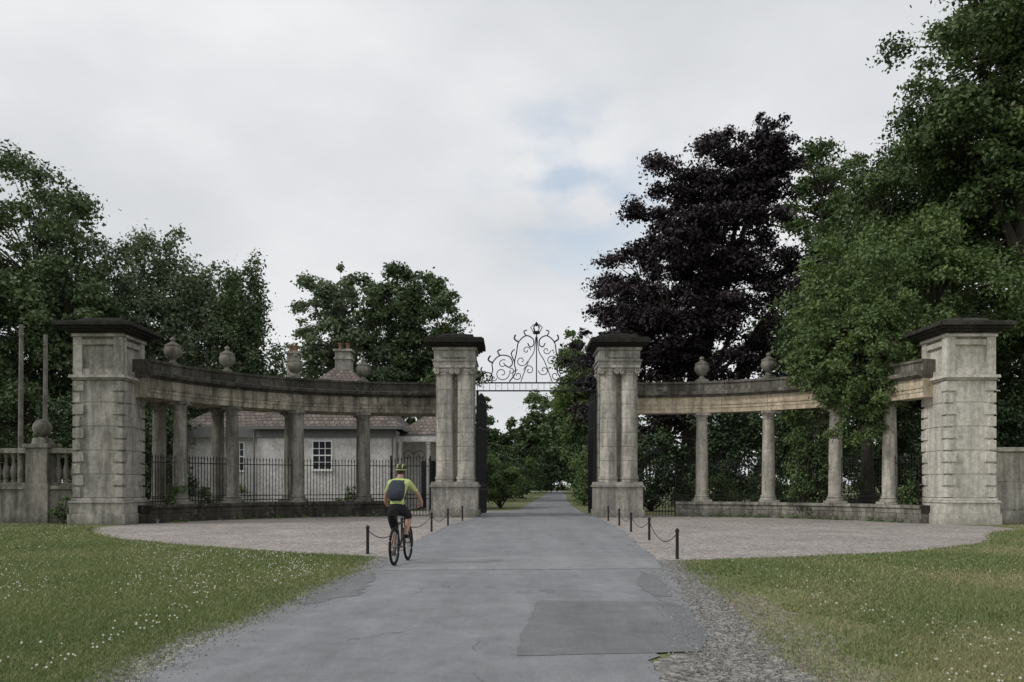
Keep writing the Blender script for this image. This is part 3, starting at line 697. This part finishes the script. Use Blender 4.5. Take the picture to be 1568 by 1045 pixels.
# ---------------------------------------------------------------- cyclist
yaw=math.radians(-6); ox,oy=-2.22,15.4
def W_(p): 
    x,y,z=p; return (ox+x*math.cos(yaw)-y*math.sin(yaw),oy+x*math.sin(yaw)+y*math.cos(yaw),z+.017)
bk=empty('bicycle',(ox,oy,0)); rub=plain('tyre_rubber',(.012,.012,.012),.8); fr_=plain('bike_frame_black',(.02,.02,.022),.3); met=plain('alloy',(.3,.3,.3),.35,.1,8,1)
t=MB()
def ring(cx,cy,cz,r,th,mi,seg=40,s2=8): t.tube([W_((cx,cy+r*math.cos(2*math.pi*i/seg),cz+r*math.sin(2*math.pi*i/seg))) for i in range(seg)],th,s2,mi,closed=True)
for wy in (0,1.12):
    ring(0,wy,.36,.334,.027,0); ring(0,wy,.36,.302,.013,1); ring(0,wy,.36,.08,.004,2,20,4)
    t.tube([W_((-.06,wy,.36)),W_((.06,wy,.36))],.022,8,2)
    for i in range(24):
        a=2*math.pi*i/24; t.tube([W_((.025*(-1)**i,wy+.02*math.cos(a),.36+.02*math.sin(a))),W_((0,wy+.3*math.cos(a),.36+.3*math.sin(a)))],.0018,3,2)
T=lambda a,b,r,mi=1: t.tube([W_(a),W_(b)],r,8,mi)
T((0,.43,.33),(0,.24,.82),.017); T((0,.24,.82),(0,.21,.97),.014,2); T((0,.43,.33),(0,.88,.66),.024); T((0,.25,.78),(0,.84,.80),.018); T((0,.89,.62),(0,.82,.90),.022)
for s in (-1,1):
    T((s*.055,0,.36),(s*.04,.42,.33),.011); T((s*.055,0,.36),(s*.02,.26,.76),.009); T((s*.06,1.12,.36),(s*.055,.90,.64),.019); 
T((-.06,.90,.65),(.06,.90,.65),.02); T((0,.82,.9),(0,.86,.98),.02)
t.tube([W_((-.38,.80,1.07)),W_((-.2,.84,1.05)),W_((0,.87,.99)),W_((.2,.84,1.05)),W_((.38,.80,1.07))],.014,8,1)
for s in (-1,1): T((s*.26,.815,1.06),(s*.39,.795,1.07),.018,0)
ring(.045,.43,.33,.085,.006,2,24,5); ring(.045,0,.36,.05,.012,2,20,5)
T((-.07,.43,.33),(.07,.43,.33),.022,2)
T((-.08,.43,.33),(-.085,.40,.16),.012,1); T((.08,.43,.33),(.085,.46,.50),.012,1)
for s,py,pz in ((-1,.40,.16),(1,.46,.50)): 
    t.tube([W_((s*.09,py-.05,pz)),W_((s*.09,py+.05,pz))],.014,6,1); t.tube([W_((s*.18,py-.05,pz)),W_((s*.18,py+.05,pz))],.014,6,1); T((s*.08,py,pz),(s*.19,py,pz),.012,1)
t.tube([W_((.045,.0,.41)),W_((.045,.43,.415))],.005,4,2); t.tube([W_((.045,.0,.31)),W_((.045,.43,.245))],.005,4,2)
t.tube([W_((0,.06,.985)),W_((0,.12,.99)),W_((0,.22,.985)),W_((0,.34,.98))],[.07,.075,.04,.02],10,1)
t.tube([W_((0,.08,.88)),W_((0,.08,.93))],[.02,.028],8,0)
t.obj('bike_frame_and_wheels',[rub,fr_,met],bk,smooth=True)
cy=empty('cyclist',(ox,oy+.3,0))
skin=plain('skin',(.42,.26,.19),.5,.06); blk=plain('black_cloth',(.018,.018,.02),.85); hv=plain('hi_vis_yellow',(.46,.53,.20),.7,.08); shoe=plain('shoe_black',(.025,.025,.03),.6); grey=plain('grey_fabric',(.04,.048,.062),.8,.2)
def skinned(name,verts,edges,mats,fn=None,parent=cy,sub=2):
    me=bpy.data.meshes.new(name); me.from_pydata([W_(v[0]) for v in verts],edges,[])
    o=bpy.data.objects.new(name,me); COL.objects.link(o)
    m=o.modifiers.new('s','SKIN'); m.use_smooth_shade=True
    for i,v in enumerate(verts):
        r=v[1]; r=r if hasattr(r,'__len__') else (r,r)
        me.skin_vertices[0].data[i].radius=r
    me.skin_vertices[0].data[0].use_root=True
    sb=o.modifiers.new('u','SUBSURF'); sb.levels=sub; sb.render_levels=sub
    dg=bpy.context.evaluated_depsgraph_get(); dg.update()
    nm=bpy.data.meshes.new_from_object(o.evaluated_get(dg)); o.modifiers.clear(); o.data=nm
    nm.materials.clear()
    for q in mats: nm.materials.append(q)
    for p in nm.polygons:
        p.use_smooth=True
        if fn:
            c=p.center; dx,dy=c.x-ox,c.y-oy
            lx=dx*math.cos(-yaw)-dy*math.sin(-yaw); ly=dx*math.sin(-yaw)+dy*math.cos(-yaw)
            p.material_index=fn(lx,ly,c.z-.017)
    par(o,parent); return o
V=[((0,.17,1.07),(.16,.13)),((0,.22,1.22),(.14,.115)),((0,.32,1.40),(.165,.12)),((0,.40,1.54),(.16,.10)),((0,.45,1.63),(.065,.06)),((0,.49,1.70),(.055,.055)),((0,.52,1.79),(.082,.10)),((0,.52,1.86),(.07,.09)),
 ((-.18,.42,1.56),.072),((-.29,.56,1.36),.052),((-.35,.70,1.18),.042),((-.33,.785,1.09),.028),
 ((.18,.42,1.56),.072),((.31,.55,1.37),.052),((.37,.69,1.18),.042),((.34,.785,1.09),.028),
 ((-.10,.20,1.02),.115),((-.125,.38,.80),.092),((-.12,.50,.64),.068),((-.12,.44,.44),.060),((-.12,.37,.26),.038),((-.125,.36,.20),.038),((-.13,.50,.175),.034),
 ((.10,.20,1.03),.115),((.135,.40,.98),.095),((.14,.60,.92),.068),((.13,.54,.74),.060),((.12,.44,.59),.038),((.125,.42,.545),.038),((.13,.55,.52),.034)]
E=[(0,1),(1,2),(2,3),(3,4),(4,5),(5,6),(6,7),(3,8),(8,9),(9,10),(10,11),(3,12),(12,13),(13,14),(14,15),(0,16),(16,17),(17,18),(18,19),(19,20),(20,21),(21,22),(0,23),(23,24),(24,25),(25,26),(26,27),(27,28),(28,29)]
def reg(x,y,z):
    if z>1.655 and abs(x)<.15: return 0
    if z>1.16 and y<.70:
        if abs(x)>.20 and z<1.40: return 0
        return 2
    if abs(x)>.25: return 0
    if x<0:
        if z<.24: return 3
        return 1 if z>.66 else 0
    if z<.57 : return 3
    if y>.60 and z<.93: return 0
    return 1 if z>.86 else 0
skinned('body',V,E,[skin,blk,hv,shoe],reg)
for s in (-1,1):
    hx=s*.33
    hv_=[((hx,.785,1.09),(.026,.022)),((hx,.80,1.105),(.036,.018))]; he=[(0,1)]
    for i,(dx,l) in enumerate(((-.033,.9),(-.011,1.05),(.011,1.0),(.033,.8))):
        b0=len(hv_); r=.0095
        hv_+= [((hx+dx,.825,1.10),r),((hx+dx,.825+.022*l,1.085),r*.95),((hx+dx,.83+.012*l,1.06),r*.9),((hx+dx,.81,1.045),r*.8)]
        he+=[(1,b0),(b0,b0+1),(b0+1,b0+2),(b0+2,b0+3)]
    b0=len(hv_); hv_+=[((hx-s*.045,.795,1.085),.011),((hx-s*.055,.81,1.06),.010),((hx-s*.045,.82,1.045),.009)]; he+=[(0,b0),(b0,b0+1),(b0+1,b0+2)]
    skinned('hand',hv_,he,[skin],sub=1)
h=MB()
def ell(c,r,mi,seg=16,rg=9,zmin=-1):
    cx,cyy,cz=c; vs=[];fs=[]
    for j in range(rg+1):
        ph=math.asin(zmin)+(math.pi/2-math.asin(zmin))*j/rg
        for i in range(seg):
            a=2*math.pi*i/seg; vs.append(W_((cx+r[0]*math.cos(ph)*math.cos(a),cyy+r[1]*math.cos(ph)*math.sin(a),cz+r[2]*math.sin(ph))))
    for j in range(rg):
        for i in range(seg): i2=(i+1)%seg; fs.append((j*seg+i,j*seg+i2,(j+1)*seg+i2,(j+1)*seg+i))
    h.add(vs,fs+[tuple(range(seg-1,-1,-1))],mi)
ell((0,.505,1.79),(.086,.10,.085),0)
ell((0,.53,1.83),(.105,.14,.105),1,18,9,-.25)
ell((0,.615,1.775),(.014,.02,.02),2,8,5); 
for s in (-1,1): ell((s*.088,.53,1.765),(.012,.022,.032),2,8,5); ell((s*.033,.605,1.79),(.012,.01,.009),3,8,5)
ell((0,.60,1.735),(.025,.012,.006),4,8,4)
for dx in (-.05,.05):
    h.tube([W_((dx,.53+.137*math.cos(a)*math.sqrt(1-(dx/.11)**2),1.83+.108*math.sin(a)*math.sqrt(1-(dx/.11)**2))) for a in [.1+i*.29 for i in range(11)]],.010,6,5)
h.tube([W_((.104*math.cos(a),.53+.138*math.sin(a),1.815)) for a in [math.pi+i*.26 for i in range(13)]],.010,6,5)
h.obj('head_details_and_helmet',[plain('hair',(.05,.035,.025)),plain('helmet_black',(.02,.02,.02),.4),skin,blk,plain('lips',(.35,.15,.12)),hv],cy,smooth=True)
bp=MB(); d=Vector((0,.27,.50)).normalized(); nb=Vector((0,-d.z,d.y))
o0=Vector((0,.20,1.18)); secs=[(0,.11,.06,.05),(.05,.15,.095,.02),(.16,.16,.11,.0),(.30,.15,.10,0),(.39,.12,.07,.01),(.42,.07,.03,.02)]
vs=[];K=14
for (u,wx,dp,_) in secs:
    c=o0+d*u+nb*(.10+dp*.4)
    for i in range(K):
        a=2*math.pi*i/K; ca,sa=math.cos(a),math.sin(a); q=.6
        ca=math.copysign(abs(ca)**q,ca); sa=math.copysign(abs(sa)**q,sa)
        vs.append(W_(c+Vector((1,0,0))*wx*ca+nb*dp*sa))
fs=[(j*K+i,j*K+(i+1)%K,(j+1)*K+(i+1)%K,(j+1)*K+i) for j in range(len(secs)-1) for i in range(K)]+[tuple(range(K-1,-1,-1)),tuple((len(secs)-1)*K+i for i in range(K))]
bp.add(vs,fs,0)
for s in (-1,1): bp.tube([W_((s*.09,.33,1.58)),W_((s*.11,.43,1.64)),W_((s*.12,.53,1.55)),W_((s*.12,.47,1.40)),W_((s*.13,.30,1.27))],.018,6,1)
c=o0+d*.13+nb*.235; bp.tube([W_(c+Vector((-.09,0,0))),W_(c+Vector((.09,0,0)))],.012,6,1)
bp.obj('backpack',[grey,blk],cy,smooth=True)
# ---------------------------------------------------------------- world, light, camera
w=bpy.data.worlds.new('World'); S.world=w; w.use_nodes=True; n=w.node_tree; bg=n.nodes['Background']
sk=N(n,'ShaderNodeTexSky',sky_type='NISHITA'); sk.sun_disc=False
SUNDIR=Vector((-.90,-.30,.78)).normalized()
sk.sun_elevation=math.asin(SUNDIR.z); sk.sun_rotation=math.atan2(SUNDIR.x,SUNDIR.y)
tc=N(n,'ShaderNodeTexCoord'); mp=N(n,'ShaderNodeMapping'); mp.inputs['Scale'].default_value=(1,1,2.0); n.links.new(tc.outputs['Generated'],mp.inputs[0])
def wn(scale,detail,off):
    t=N(n,'ShaderNodeTexNoise'); t.inputs['Scale'].default_value=scale; t.inputs['Detail'].default_value=detail; t.inputs['Roughness'].default_value=.5
    a=N(n,'ShaderNodeVectorMath',operation='ADD'); a.inputs[1].default_value=off; n.links.new(mp.outputs[0],a.inputs[0]); n.links.new(a.outputs[0],t.inputs['Vector']); return t.outputs[0]
cl=ramp(n,wn(2.2,8,(3.1,.4,0)),[(.32,(.65,.668,.695)),(.5,(.76,.775,.80)),(.66,(.88,.885,.90))])
clm=mix(n,cl,(10,10,10),1,'MULTIPLY')
hd=Vector((.075,1,.36)).normalized()
dt=N(n,'ShaderNodeVectorMath',operation='DOT_PRODUCT'); nm=N(n,'ShaderNodeVectorMath',operation='NORMALIZE'); n.links.new(tc.outputs['Generated'],nm.inputs[0]); n.links.new(nm.outputs[0],dt.inputs[0]); dt.inputs[1].default_value=hd
near=ramp(n,dt.outputs['Value'],[(.992,0),(.9998,1)])
h1=ramp(n,wn(8,6,(0.3,0,1.7)),[(.42,0),(.6,.6)])
m1=N(n,'ShaderNodeMath',operation='MULTIPLY'); n.links.new(near,m1.inputs[0]); n.links.new(h1,m1.inputs[1])
skb=mix(n,sk.outputs[0],(2.3,2.1,1.8),1,'MULTIPLY')
n.links.new(mix(n,clm,skb,m1.outputs[0]),bg.inputs[0]); bg.inputs[1].default_value=.1
s=bpy.data.lights.new('sun','SUN'); s.energy=1.5; s.angle=math.radians(10); s.color=(1,.97,.92)
so=bpy.data.objects.new('sun',s); COL.objects.link(so); so.rotation_euler=SUNDIR.to_track_quat('Z','Y').to_euler()
cam=bpy.data.cameras.new('camera'); co=bpy.data.objects.new('camera',cam); COL.objects.link(co)
co.location=(0,0,1.55); co.rotation_euler=(math.radians(90),0,0); cam.sensor_width=36; cam.lens=28.7; cam.shift_y=.14; cam.clip_end=3000; cam.clip_start=.05
S.camera=co
S.view_settings.view_transform='Standard'; S.view_settings.look='None'; S.view_settings.exposure=0
